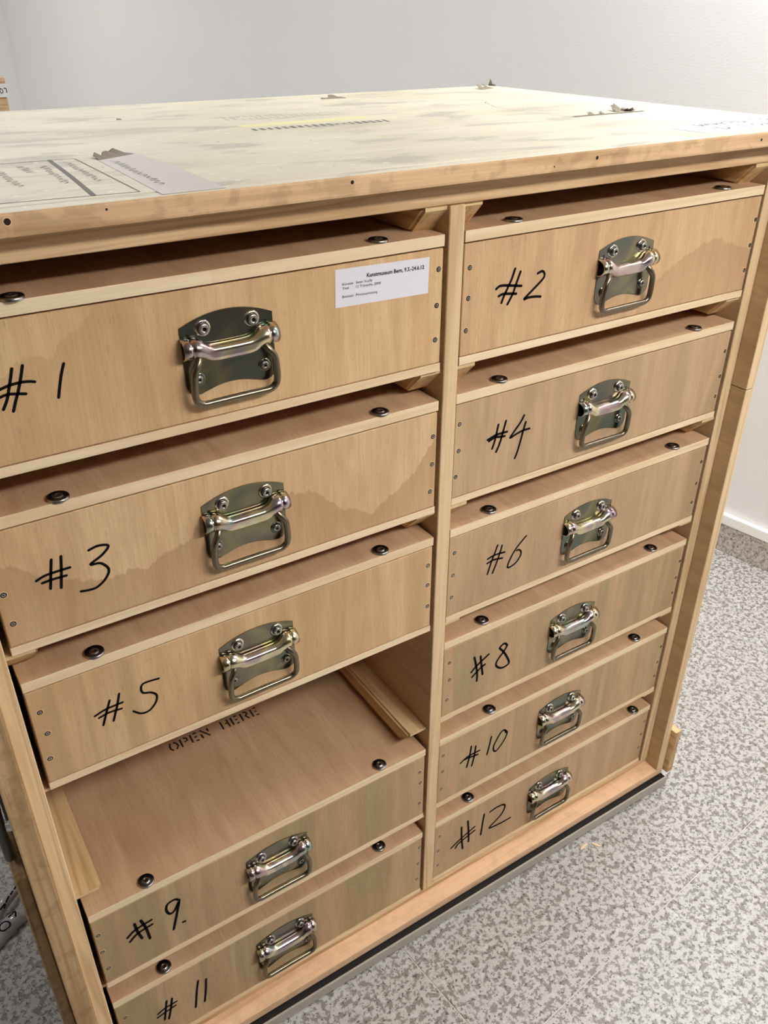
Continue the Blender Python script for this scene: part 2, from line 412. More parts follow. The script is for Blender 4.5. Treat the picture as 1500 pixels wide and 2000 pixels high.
# ---------------------------------------------------------------- the crate
ROW = [1.35215, 1.12943, 0.90778, 0.68503, 0.46212, 0.24046]   # height of each drawer's lid top
DH, LT, BT = 0.1796, 0.0149, 0.0118                              # drawer height, lid and bottom thickness
crate = empty('shipping_crate', (0.0155, 0.4, 0.0))
tag(crate, 'open pale wooden shipping crate holding two columns of numbered drawers', 'crate')
YS = -0.034
TOPZ = 1.193+FZ; TOPB = 1.1705+FZ
TX0, TX1 = -0.70, 0.742
up = lambda n: 1 if n.z > 0.7 else 0
top = part_box('top_panel', (TX0, YS+0.0225, TOPB), (TX1, 0.838, TOPZ), ['ply_side', 'top_paint'], crate, up, 0.0008)
top['label'] = 'dirty cream-painted plywood top with stains, tape and pen marks'
edge = part_box('front_edging', (TX0, YS, TOPB), (TX1, YS+0.022, TOPZ-0.0002), ['spruce_front', 'top_paint'], crate, up, 0.003, 2)
rail = part_box('top_rail', (-0.628, 0.0, 1.1406+FZ), (0.656, 0.03, 1.1695+FZ), 'spruce_x', crate, None, 0.0012)
BACK = 0.80
fr = lambda n: 1 if n.y < -0.7 else 0
div = part_box('divider', (0.0045, -0.003, -0.184+FZ), (0.0285, BACK, 1.1400+FZ), ['ply_side', 'spruce_z'], crate, fr, 0.0012)
part_box('rack_side', (0.6335, -0.002, -0.184+FZ), (0.6558, BACK, 1.1400+FZ), ['ply_side', 'spruce_z'], crate, fr, 0.0012)
part_box('rack_side', (-0.6278, -0.002, -0.184+FZ), (-0.6065, BACK, 1.1400+FZ), ['ply_side', 'spruce_z'], crate, fr, 0.0012)
part_box('side_board', (0.6562, YS, -0.1975+FZ), (0.678, 0.835, 0.762+FZ), ['ply_side', 'spruce_z'], crate, fr, 0.0012)
part_box('side_board', (0.6562, YS, 0.7635+FZ), (0.678, 0.835, TOPB-0.0005), ['ply_side', 'spruce_z'], crate, fr, 0.0012)
part_box('side_board', (-0.655, YS, -0.1975+FZ), (-0.6282, 0.835, TOPB-0.0005), ['spruce_worn', 'spruce_worn'], crate, fr, 0.0025, 2)
part_box('back_panel', (-0.6275, BACK+0.0005, -0.1975+FZ), (0.6555, 0.835, TOPB-0.0005), 'ply_side_z', crate)
part_box('rack_base', (-0.6278, 0.0, -0.1978+FZ), (0.6558, BACK, -0.1845+FZ), ['ply_side', 'spruce_x'], crate, fr)
base = part_box('base_board', (-0.655, YS, -0.2180+FZ), (0.678, 0.835, -0.1982+FZ), 'spruce_base', crate, None, 0.002, 2)
ch = part_box('metal_channel', (-0.655, -0.0505, 0.0045), (0.679, -0.0465, 0.0285), 'aluminium', crate, None, 0.0008)
rb = part_box('black_strip', (-0.655, -0.0460, 0.0045), (0.679, -0.030, 0.0240), 'matte', crate, None, 0.001)  # plain black strip between the base board and the metal channel
rb['label'] = 'black strip under the base board'
for sx in (-0.5, 0.0, 0.56):
    part_box('skid', (sx-0.04, 0.03, 0.0004), (sx+0.04, 0.80, 0.0265), 'spruce_y', crate)
part_box('corner_batten', (0.6785, -0.047, -0.208+FZ), (0.697, 0.11, -0.079+FZ), ['spruce_y', 'spruce_worn'], crate, fr, 0.0025, 2)
part_box('corner_batten', (-0.672, 0.002, -0.205+FZ), (-0.6555, 0.095, 0.345+FZ), ['spruce_worn', 'spruce_worn'], crate, None, 0.002)
part_box('corner_batten', (0.6785, 0.0, 0.55+FZ), (0.70, 0.80, 0.60+FZ), 'spruce_y', crate, None, 0.002)

# runners: softwood strips with a bevelled nose, one pair per drawer
RW, RH = 0.037, 0.034
def runner_mesh(sgn, z_nose=0.005):
    """sgn -1: fixed on its right side, reaching left"""
    bm = bmesh.new()
    prof = [(0.0, 0.0), (0.0, -z_nose), (0.029, -RH), (BACK-0.01, -RH), (BACK-0.01, 0.0)]     # (y, z)
    xs = [(0.0, 0.0), (RW-0.004, 0.0), (RW, 0.004)]
    a = [bm.verts.new((0, y, z)) for y, z in prof]
    b_ = [bm.verts.new((sgn*RW, y, z)) for y, z in prof]
    f0 = bm.faces.new(a); f1 = bm.faces.new(b_[::-1])
    fs = [bm.faces.new((a[i], b_[i], b_[(i+1) % 5], a[(i+1) % 5])) for i in range(5)]
    fs[0].material_index = 1
    bmesh.ops.recalc_face_normals(bm, faces=bm.faces)
    ed = [e for e in bm.edges if abs(e.verts[0].co.x-sgn*RW) < 1e-6 and abs(e.verts[1].co.x-sgn*RW) < 1e-6]
    bmesh.ops.bevel(bm, geom=ed, offset=0.004, segments=2, affect='EDGES')
    return mesh_from(bm, 'runner', ['spruce_y', 'end_grain'])
run_m = {-1: runner_mesh(-1), 1: runner_mesh(1)}
base_v = Vector(crate['base'])
for z in [1.1400+FZ] + [r-DH-0.0006 for r in ROW[:5]]:
    for x, sg in ((-0.6063, 1), (0.0043, -1), (0.0287, 1), (0.6333, -1)):
        link('runner', run_m[sg], crate, Vector((x, 0.005+random.uniform(-0.003, 0.003), z))-base_v)

# nail holes in the front edging and on the left board
def disc(name, r, mats, parent, loc, n=10):
    me = lathe([(r, 0.0), (r*0.75, 0.0002), (0, 0.0002)], n, '-y', mats, [0, 1] if len(mats) > 1 else None, name)
    return link(name, me, parent, loc)
for x, z, r in ((-0.5086, 1.1849, 0.0042), (-0.153, 1.1859, 0.003), (0.2129, 1.1828, 0.0034), (0.5465, 1.182, 0.003), (0.14, 1.178, 0.0016), (-0.42, 1.186, 0.0016)):
    disc('nail_hole', r, ['spruce_base', 'hole'], edge, Vector((x, YS-0.0002, z+FZ))-(base_v+edge.location))

# left side: grey drop handle of the crate
sh = link('side_handle', box_mesh('side_handle', (-0.003, -0.005, -0.02), (0.0, 0.11, 0.05), ['steel_dark'], bev=0.001), crate, Vector((-0.6555, 0.03, 0.455+FZ))-base_v)
sh['label'] = 'grey metal drop handle on the left side'
link('grip', tube([(-0.004, 0.0, 0.02), (-0.010, 0.0, 0.01), (-0.0125, 0.0, -0.03), (-0.0125, 0.003, -0.085), (-0.0125, 0.015, -0.097), (-0.0125, 0.085, -0.097), (-0.0125, 0.10, -0.085), (-0.0125, 0.105, -0.03), (-0.010, 0.105, 0.01), (-0.004, 0.105, 0.02)], 0.0065, 10, 'grip', ['handle_grey']), sh)

# ---- marks, tapes and scraps on the crate top (children of the top panel)
def on_top(name, me, label=None):
    o = link(name, me, top, Vector((0, 0, TOPZ))-(base_v+top.location))
    if label: o['label'] = label
    return o
flat = lambda hgt: (lambda u, v: (u, v, hgt))
def patch(name, pts, mat_, th, label=None): return on_top(name, poly_prism(pts, th, lambda u, v, w: (u, v, w), name, [mat_]), label)
patch('tape_patch', [(-0.352, 0.225), (-0.296, 0.262), (-0.292, 0.11), (-0.2976, -0.030), (-0.3634, -0.030)], 'tape_mauve', 0.0003, 'mauve-grey strip of tape with faded writing')
patch('yellow_stripe', [(-0.075, 0.438), (0.155, 0.447), (0.148, 0.418), (-0.073, 0.410)], 'yellow_paint', 0.00015, 'faded yellow painted stripe')
patch('cream_label', [(0.523, 0.232), (0.728, 0.236), (0.718, 0.086), (0.530, 0.080)], 'cream_tape', 0.0003, 'blank cream sticker')
patch('white_label', [(0.458, 0.058), (0.462, 0.000), (0.470, -0.006), (0.734, -0.006), (0.737, 0.082), (0.52, 0.078)], 'paper_white', 0.0006, 'white paper label with handwriting')
# pen-drawn frame with its lines of handwriting (seen upside down)
def squiggle(x0, y0, x1, y1, amp, n, rnd):
    """cursive-looking line of writing from (x0, y0) to (x1, y1)"""
    d = Vector((x1-x0, y1-y0)); q = Vector((-d.y, d.x)).normalized(); out = []
    for i in range(n+1):
        t = i/n
        out.append(tuple(Vector((x0, y0))+d*(t+rnd.uniform(-0.25, 0.25)/n)+q*amp*((1 if i % 2 else -1)*rnd.uniform(0.4, 1.0))))
    return out
rnd = random.Random(3)
fm = ribbons([[(-0.56, 0.250), (-0.372, 0.2406)], [(-0.372, 0.2406), (-0.3768, -0.004)], [(-0.3768, -0.004), (-0.56, 0.012)]], 0.0016, flat(0.0002), 1)
on_top('drawn_frame', mesh_from(fm, 'drawn_frame', ['ink_faded']))
on_top('drawn_bar', mesh_from(ribbons([[(-0.4006, 0.2446), (-0.4096, 0.12), (-0.4205, 0.0005)]], 0.0052, flat(0.0002), 4), 'drawn_bar', ['ink_faded']))
lines = [(-0.388, 0.215, -0.392, 0.075, 0.005, 22), (-0.418, 0.208, -0.424, 0.08, 0.005, 20), (-0.440, 0.216, -0.440, 0.165, 0.006, 9), (-0.468, 0.19, -0.468, 0.085, 0.006, 16), (-0.49, 0.20, -0.495, 0.10, 0.006, 14), (-0.52, 0.20, -0.525, 0.06, 0.005, 18)]
on_top('handwriting', mesh_from(ribbons([squiggle(*l, rnd) for l in lines], 0.0012, flat(0.0002), 3), 'handwriting', ['ink_faded']))
on_top('handwriting', mesh_from(ribbons([squiggle(-0.338, 0.195, -0.344, 0.02, 0.006, 24, rnd)], 0.0014, flat(0.0005), 3), 'handwriting', ['ink_faded']))
# stencilled rows beside the yellow stripe
bm = bmesh.new(); x = -0.074
for i in range(19):
    x = -0.0724+i*0.01255
    if i in (11, 12): wd, hh = 0.005, 0.008
    else: wd, hh = rnd.uniform(0.006, 0.0085), rnd.uniform(0.020, 0.028)
    y = 0.378-0.0003*i
    for a, b_ in (((-hh/2), -hh*0.08), (hh*0.08, hh/2)) if i % 3 == 1 else ((-hh/2, hh/2),):
        bm.faces.new([bm.verts.new((x+u+0.15*v_, y+v_, 0.0002)) for u, v_ in ((-wd/2, a), (wd/2, a), (wd/2, b_), (-wd/2, b_))])
on_top('stencil_row', mesh_from(bm, 'stencil_row', ['ink_faded']), 'faded grey stencilled letters')
bm = bmesh.new()
for i in range(34):
    x = -0.055+i*0.0062; y = (0.545 if i % 2 else 0.515)-0.0006*i+rnd.uniform(-0.006, 0.006); l = rnd.uniform(0.012, 0.03)
    bm.faces.new([bm.verts.new((x+u, y+v_, 0.0002)) for u, v_ in ((-0.0011, -l/2), (0.0011, -l/2), (0.0011, l/2), (-0.0011, l/2))])
on_top('stencil_row', mesh_from(bm, 'stencil_row', ['ink_pale']), 'very faded thin stencilled letters')
on_top('pen_arc', mesh_from(ribbons([[(0.49, 0.535), (0.4734, 0.5203), (0.455, 0.48), (0.4386, 0.4435), (0.4316, 0.379), (0.435, 0.31), (0.4422, 0.2542)]], 0.002, flat(0.0002), 4, 0.6), 'pen_arc', ['ink_faded']))
# block capitals on the white label
def caps(txt, x, y, hgt, wdt, gap):
    G_ = {'H': [[(0, 0), (0, 1)], [(1, 0), (1, 1)], [(0, .5), (1, .5)]], 'A': [[(0, 0), (.5, 1), (1, 0)], [(.2, .4), (.8, .4)]], 'N': [[(0, 0), (0, 1), (1, 0), (1, 1)]],
          'D': [[(0, 0), (0, 1), (.7, .9), (1, .5), (.7, .1), (0, 0)]], 'L': [[(0, 1), (0, 0), (1, 0)]], 'O': [[(.5, 0), (0, .5), (.5, 1), (1, .5), (.5, 0)]], 'P': [[(0, 0), (0, 1), (1, .8), (0, .5)]], 'E': [[(1, 1), (0, 1), (0, 0), (1, 0)], [(0, .5), (.8, .5)]]}
    out = []
    for ch_ in txt:
        for s in G_.get(ch_, []): out.append([(x+u*wdt, y+v_*hgt) for u, v_ in s])
        x += wdt+gap
    return out
on_top('handwriting', mesh_from(ribbons(caps('OHAPED LON', 0.515, 0.052, 0.022, 0.013, 0.007)+caps('ND LOA', 0.497, 0.012, 0.022, 0.017, 0.009), 0.0030, flat(0.0009), 1), 'handwriting', ['ink_blue']))

def scrap(name, x, y, sx, sy, h, seed, rz=0.0, mat_='paper_torn'):
    """torn flap of paper or veneer: flat along one side, curling up to a ragged free edge"""
    r = random.Random(seed); bm = bmesh.new(); nx, ny = 9, 5; g = []; ca, sa = math.cos(rz), math.sin(rz)
    rag = [r.uniform(0.45, 1.0) for _ in range(nx+1)]; lift = [r.uniform(0.4, 1.0) for _ in range(nx+1)]
    for i in range(nx+1):
        row = []
        for j in range(ny+1):
            u, v_ = i/nx-.5, j/ny*rag[i]*math.sqrt(max(0.05, 1-(2*i/nx-1)**2))
            px, py = u*sx+r.uniform(-.02, .02)*sx, (v_-.4)*sy
            row.append(bm.verts.new((x+px*ca-py*sa, y+px*sa+py*ca, 0.0005+h*lift[i]*v_**1.6)))
        g.append(row)
    for i in range(nx):
        for j in range(ny): bm.faces.new((g[i][j], g[i+1][j], g[i+1][j+1], g[i][j+1]))
    bmesh.ops.recalc_face_normals(bm, faces=bm.faces)
    o = on_top(name, mesh_from(bm, name, [mat_])); o['label'] = 'torn curled scrap of paper'
    s_ = o.modifiers.new('thickness', 'SOLIDIFY'); s_.thickness = 0.0006; s_.offset = 1
    return o
scrap('torn_paper', -0.331, 0.236, 0.055, 0.030, 0.011, 1, 0.5)
scrap('torn_paper', 0.272, 0.75, 0.055, 0.022, 0.007, 2)
scrap('torn_paper', 0.672, 0.775, 0.050, 0.035, 0.016, 3, 0.4)
scrap('torn_paper', 0.732, 0.818, 0.018, 0.012, 0.020, 4, 2.2)
scrap('torn_paper', 0.580, 0.280, 0.040, 0.030, 0.016, 5, 0.1)
scrap('torn_paper', 0.590, 0.270, 0.028, 0.026, 0.012, 9, 2.6)
scrap('torn_paper', 0.497, 0.268, 0.012, 0.012, 0.008, 6)
scrap('torn_paper', 0.520, 0.266, 0.018, 0.012, 0.008, 7, 0.6)
scrap('torn_paper', -0.20, 0.61, 0.008, 0.008, 0.004, 8)
on_top('torn_edge', mesh_from(ribbons([[(0.45, 0.255), (0.50, 0.256), (0.56, 0.255), (0.612, 0.256)]], 0.009, flat(0.0007), 3, 0.3), 'torn_edge', ['paper_torn']))

# ---------------------------------------------------------------- drawers
INK = {1: (0.0025,[[(-0.5283,-0.0661),(-0.5311,-0.0748),(-0.5351,-0.086),(-0.5393,-0.0969),(-0.5447,-0.1062)],[(-0.5179,-0.065),(-0.5215,-0.0758),(-0.527,-0.0899),(-0.5317,-0.1002),(-0.5359,-0.1102)],[(-0.5512,-0.0875),(-0.5444,-0.0852),(-0.5339,-0.0825),(-0.5232,-0.0818),(-0.5155,-0.0824),(-0.5098,-0.084)],[(-0.551,-0.0947),(-0.5462,-0.0932),(-0.5381,-0.0915),(-0.5292,-0.0927),(-0.5206,-0.0946)],[(-0.4787,-0.071),(-0.4826,-0.0805),(-0.486,-0.0907),(-0.4903,-0.1056)]]),2: (0.003,[[(0.1198,-0.0601),(0.1153,-0.0729),(0.1093,-0.0842),(0.1032,-0.0955),(0.1,-0.1034)],[(0.1298,-0.0654),(0.1234,-0.0819),(0.1189,-0.0941),(0.1108,-0.1072)],[(0.0889,-0.083),(0.0939,-0.0801),(0.1017,-0.08),(0.1177,-0.0826),(0.1336,-0.0854)],[(0.0941,-0.0935),(0.1014,-0.0916),(0.1115,-0.0927),(0.1252,-0.0949)],[(0.1612,-0.0724),(0.1655,-0.0711),(0.17,-0.0706),(0.1738,-0.0742),(0.1737,-0.0793),(0.168,-0.0847),(0.1543,-0.0945),(0.1402,-0.1048),(0.1479,-0.1038),(0.1615,-0.1045),(0.1708,-0.1062)]]),4: (0.0031,[[(0.1132,-0.0661),(0.1106,-0.0808),(0.1078,-0.0936),(0.1044,-0.1035)],[(0.1276,-0.0634),(0.1232,-0.0807),(0.1191,-0.0966),(0.1129,-0.111)],[(0.0944,-0.0863),(0.1084,-0.0823),(0.1209,-0.0818),(0.1316,-0.0822)],[(0.0973,-0.0891),(0.1087,-0.0857),(0.1183,-0.0872),(0.1275,-0.0884)],[(0.1628,-0.063),(0.1567,-0.073),(0.1473,-0.0835),(0.1384,-0.0941),(0.1497,-0.0909),(0.1632,-0.0882),(0.1763,-0.0883)],[(0.1674,-0.075),(0.164,-0.0877),(0.1602,-0.1046),(0.1555,-0.1222),(0.1516,-0.1321)]]),6: (0.0028,[[(0.131,-0.0622),(0.1255,-0.0772),(0.1203,-0.0906),(0.1136,-0.1131)],[(0.1406,-0.0659),(0.1366,-0.0811),(0.1316,-0.0968),(0.1245,-0.1149)],[(0.1115,-0.0827),(0.1216,-0.0804),(0.1337,-0.0801),(0.1475,-0.0817)],[(0.1111,-0.0913),(0.1223,-0.0887),(0.1331,-0.0899),(0.1434,-0.092)],[(0.1919,-0.0655),(0.1804,-0.0752),(0.1704,-0.0852),(0.1622,-0.0978),(0.1574,-0.1083),(0.157,-0.1157),(0.1648,-0.1162),(0.1748,-0.1119),(0.1821,-0.1036),(0.1842,-0.0962),(0.1814,-0.0904),(0.1773,-0.0876),(0.1737,-0.088)]]),8: (0.0037,[[(0.0998,-0.0617),(0.1051,-0.0824),(0.1087,-0.1014),(0.1093,-0.12)],[(0.114,-0.0656),(0.1165,-0.0823),(0.1217,-0.1104)],[(0.0949,-0.0932),(0.1059,-0.084),(0.1176,-0.0774),(0.1323,-0.0694)],[(0.0976,-0.1055),(0.1085,-0.0977),(0.1165,-0.0925),(0.1254,-0.0892)],[(0.174,-0.0673),(0.1687,-0.061),(0.1618,-0.0618),(0.1574,-0.0653),(0.1577,-0.0681),(0.1665,-0.0788),(0.176,-0.095),(0.1827,-0.1109),(0.178,-0.116),(0.1686,-0.1171),(0.1603,-0.1136),(0.1525,-0.1055),(0.1518,-0.098),(0.1565,-0.09),(0.1666,-0.0796),(0.1745,-0.0683)]]),10: (0.0033,[[(0.108,-0.0583),(0.1059,-0.0803),(0.1002,-0.109)],[(0.1191,-0.0635),(0.1172,-0.0878),(0.1126,-0.1123)],[(0.0843,-0.0891),(0.0963,-0.0826),(0.1051,-0.0808),(0.1294,-0.0807)],[(0.0911,-0.0851),(0.1036,-0.0854),(0.1145,-0.0877),(0.1259,-0.0893)],[(0.1563,-0.0597),(0.1531,-0.0812),(0.1489,-0.103)],[(0.1928,-0.0689),(0.1891,-0.0604),(0.1808,-0.0608),(0.1718,-0.0737),(0.1647,-0.0878),(0.1649,-0.1),(0.171,-0.1065),(0.1798,-0.1004),(0.1899,-0.0878),(0.196,-0.0731),(0.1945,-0.0673),(0.1896,-0.0607)]]),12: (0.0038,[[(0.0987,-0.0571),(0.1009,-0.0928),(0.1053,-0.1266)],[(0.1141,-0.0488),(0.1178,-0.0827),(0.1199,-0.1148)],[(0.0749,-0.1039),(0.0953,-0.093),(0.1173,-0.0844),(0.1334,-0.0784)],[(0.0863,-0.1119),(0.0936,-0.1027),(0.118,-0.095),(0.1342,-0.0901)],[(0.1564,-0.0561),(0.1538,-0.0826),(0.1517,-0.1154)],[(0.1716,-0.0594),(0.1842,-0.0569),(0.1995,-0.0574),(0.2093,-0.0617),(0.2115,-0.0718),(0.2046,-0.0863),(0.1924,-0.096),(0.1734,-0.1087),(0.1892,-0.1131),(0.2109,-0.1152),(0.2308,-0.1152)]]),3: (0.0027,[[(-0.534,-0.0685),(-0.5382,-0.0879),(-0.5418,-0.1054)],[(-0.5232,-0.0678),(-0.5264,-0.0876),(-0.5304,-0.1087)],[(-0.5545,-0.0899),(-0.545,-0.0865),(-0.5317,-0.0856),(-0.5164,-0.0855)],[(-0.549,-0.095),(-0.5371,-0.0942),(-0.522,-0.0945)],[(-0.4925,-0.0707),(-0.4813,-0.0684),(-0.4701,-0.0721),(-0.4786,-0.0816),(-0.4939,-0.0898),(-0.4824,-0.0921),(-0.4747,-0.1034),(-0.4802,-0.1148),(-0.4916,-0.1227),(-0.5017,-0.1231),(-0.5103,-0.1215)]]),5: (0.0026,[[(-0.5054,-0.073),(-0.512,-0.0896),(-0.5192,-0.1086)],[(-0.4923,-0.068),(-0.4973,-0.0848),(-0.5058,-0.1079)],[(-0.5268,-0.0889),(-0.5124,-0.0847),(-0.4902,-0.0838)],[(-0.5225,-0.0943),(-0.5089,-0.0918),(-0.4929,-0.0933)],[(-0.4396,-0.0679),(-0.4611,-0.067),(-0.4636,-0.0803),(-0.4524,-0.0859),(-0.4462,-0.0937),(-0.449,-0.105),(-0.4589,-0.1142),(-0.4698,-0.1139),(-0.4793,-0.1051)]]),9: (0.0037,[[(-0.5398,-0.0646),(-0.5378,-0.0858),(-0.5336,-0.106)],[(-0.5298,-0.0639),(-0.5248,-0.0875),(-0.5223,-0.1157)],[(-0.5539,-0.0879),(-0.5405,-0.079),(-0.5145,-0.075)],[(-0.5517,-0.0998),(-0.5384,-0.0898),(-0.5147,-0.0859)],[(-0.4677,-0.0632),(-0.4746,-0.0563),(-0.4865,-0.0588),(-0.49,-0.0709),(-0.4859,-0.0832),(-0.4778,-0.0807),(-0.4689,-0.0652),(-0.4749,-0.089),(-0.485,-0.1238)],[(-0.4687,-0.118),(-0.4652,-0.119)]]),11: (0.0033,[[(-0.5194,-0.07),(-0.5237,-0.0907),(-0.5286,-0.1165)],[(-0.5102,-0.0708),(-0.5145,-0.0925),(-0.5218,-0.1204)],[(-0.5373,-0.0916),(-0.5242,-0.0866),(-0.5041,-0.0855)],[(-0.539,-0.1007),(-0.5257,-0.0977),(-0.5068,-0.0947)],[(-0.4631,-0.0635),(-0.4685,-0.0904),(-0.4751,-0.1319)],[(-0.4495,-0.0709),(-0.4534,-0.1011),(-0.4584,-0.1298)]])}
SCREWS = {1: [(-0.0087,-0.0424),(-0.0099,-0.0887),(-0.0105,-0.1344)],2: [(0.0423,-0.0479),(0.0424,-0.0881),(0.041,-0.1317),(0.6249,-0.0529),(0.6248,-0.0935),(0.6243,-0.1343)],3: [(-0.5907,-0.0953),(-0.589,-0.136),(-0.0084,-0.0528),(-0.0085,-0.0964),(-0.0105,-0.1402)],4: [(0.0404,-0.0474),(0.0411,-0.09),(0.0379,-0.1321),(0.6221,-0.0526),(0.623,-0.0994),(0.6222,-0.1375)],5: [(-0.5871,-0.0511),(-0.5851,-0.0873),(-0.59,-0.1282),(-0.0096,-0.0492),(-0.0093,-0.0859),(-0.0079,-0.1271)],6: [(0.0428,-0.0459),(0.0422,-0.0884),(0.0414,-0.1313),(0.6222,-0.0482),(0.6208,-0.0939),(0.6192,-0.1352)],8: [(0.0453,-0.0486),(0.0473,-0.0874),(0.044,-0.1318),(0.6241,-0.0519),(0.6223,-0.0915),(0.6215,-0.1299)],9: [(-0.5922,-0.0502),(-0.5929,-0.0904),(-0.5907,-0.1333),(-0.0122,-0.0518),(-0.0102,-0.0808),(-0.011,-0.1348)],10: [(0.0424,-0.0448),(0.0432,-0.0866),(0.0417,-0.1323),(0.6226,-0.05),(0.6217,-0.0926),(0.6214,-0.132)],11: [(-0.5866,-0.053),(-0.0074,-0.0397),(-0.0097,-0.0869),(-0.011,-0.1331)],12: [(0.0443,-0.0477),(0.0424,-0.0893),(0.043,-0.1339),(0.6222,-0.0478),(0.6192,-0.0865),(0.6204,-0.1299)]}
WASH = {1: [(-0.5129,0.006),(-0.0917,0.0122)],3: [(-0.5112,0.008),(-0.0912,0.0088)],5: [(-0.5092,0.0096),(-0.0891,0.0111)],9: [(-0.5081,0.0111),(-0.0903,0.0128)],11: [(-0.5098,0.0126),(-0.0884,0.018)],2: [(0.12,0.0115),(0.5435,0.0133)],4: [(0.1164,0.0098),(0.5387,0.0103)],6: [(0.1184,0.0138),(0.5422,0.0105)],8: [(0.1219,0.0136),(0.5415,0.0135)],10: [(0.1557,0.0116),(0.5429,0.0123)],12: [(0.1219,0.0144),(0.5827,0.0088)]}
STEN = [[(-0.3779,0.2559),(-0.3807,0.2503),(-0.3813,0.2433),(-0.3775,0.2367)],[(-0.3723,0.256),(-0.368,0.2506),(-0.3669,0.2436),(-0.3718,0.2372)],[(-0.3602,0.2563),(-0.361,0.2359)],[(-0.3538,0.2562),(-0.3486,0.2532),(-0.348,0.2474),(-0.3543,0.2461)],[(-0.3409,0.2565),(-0.3418,0.2363)],[(-0.3353,0.2562),(-0.3288,0.2569)],[(-0.3353,0.2464),(-0.3302,0.2474)],[(-0.3354,0.2371),(-0.3291,0.2368)],[(-0.3216,0.2578),(-0.3088,0.2363)],[(-0.3229,0.2476),(-0.3219,0.236)],[(-0.3086,0.2567),(-0.3084,0.2475)],[(-0.2819,0.2573),(-0.2826,0.2366)],[(-0.2699,0.2571),(-0.2698,0.2366)],[(-0.2757,0.2483),(-0.2705,0.2484)],[(-0.2617,0.257),(-0.2622,0.2369)],[(-0.2554,0.2569),(-0.2495,0.2566)],[(-0.2554,0.247),(-0.2511,0.2472)],[(-0.256,0.2374),(-0.2505,0.2378)],[(-0.2426,0.2568),(-0.2435,0.2367)],[(-0.2363,0.2573),(-0.2317,0.2556),(-0.2305,0.2501),(-0.2359,0.2466)],[(-0.2349,0.2472),(-0.2311,0.2367)],[(-0.2221,0.2571),(-0.223,0.2367)],[(-0.2165,0.257),(-0.2105,0.2567)],[(-0.2164,0.2473),(-0.2124,0.2478)],[(-0.2169,0.2374),(-0.2108,0.2375)]]
YR = [0.0, 0.002, 0.0012, 0.0023, 0.0021, 0.0023]
DW, DD = 0.5985, 0.78
X_L, X_R = -0.5995, 0.0318

screw_me = lathe([(0.0046, 0.0), (0.0042, 0.0002), (0.0037, 0.0002), (0.0024, 0.0004), (0.0009, 0.0006), (0, 0.0004)], 10, '-y', ['hole', 'steel', 'end_grain'], [2, 2, 0, 1, 0], 'screw')
wash_me = lathe([(0.0125, 0.0), (0.0125, 0.0022), (0.0115, 0.0034), (0.0068, 0.0020), (0.0062, 0.0036), (0.0045, 0.0042), (0.0026, 0.0042), (0.0024, 0.0026), (0, 0.0024)], 24, 'z', ['steel', 'steel_dark', 'hole'], [0, 0, 1, 1, 0, 0, 2, 2], 'washer_screw')
hscrew_me = lathe([(0.0098, 0.0), (0.0088, 0.0016), (0.0070, 0.0019), (0.0062, 0.0012), (0.0062, 0.0050), (0.0054, 0.0060), (0.0024, 0.0060), (0.0022, 0.0040), (0, 0.0038)], 18, '-y', ['zinc_barrel', 'steel', 'steel_dark', 'hole'], [0, 0, 2, 2, 1, 1, 3, 3], 'handle_screw')
lscrew_me = lathe([(0.0082, 0.0), (0.0072, 0.0013), (0.0056, 0.0014), (0.0052, 0.0010), (0.0050, 0.0026), (0.0034, 0.0034), (0.0018, 0.0034), (0.0016, 0.0020), (0, 0.0018)], 18, '-y', ['zinc_plate', 'steel', 'steel_dark', 'hole'], [0, 0, 2, 2, 1, 1, 3, 3], 'handle_screw')

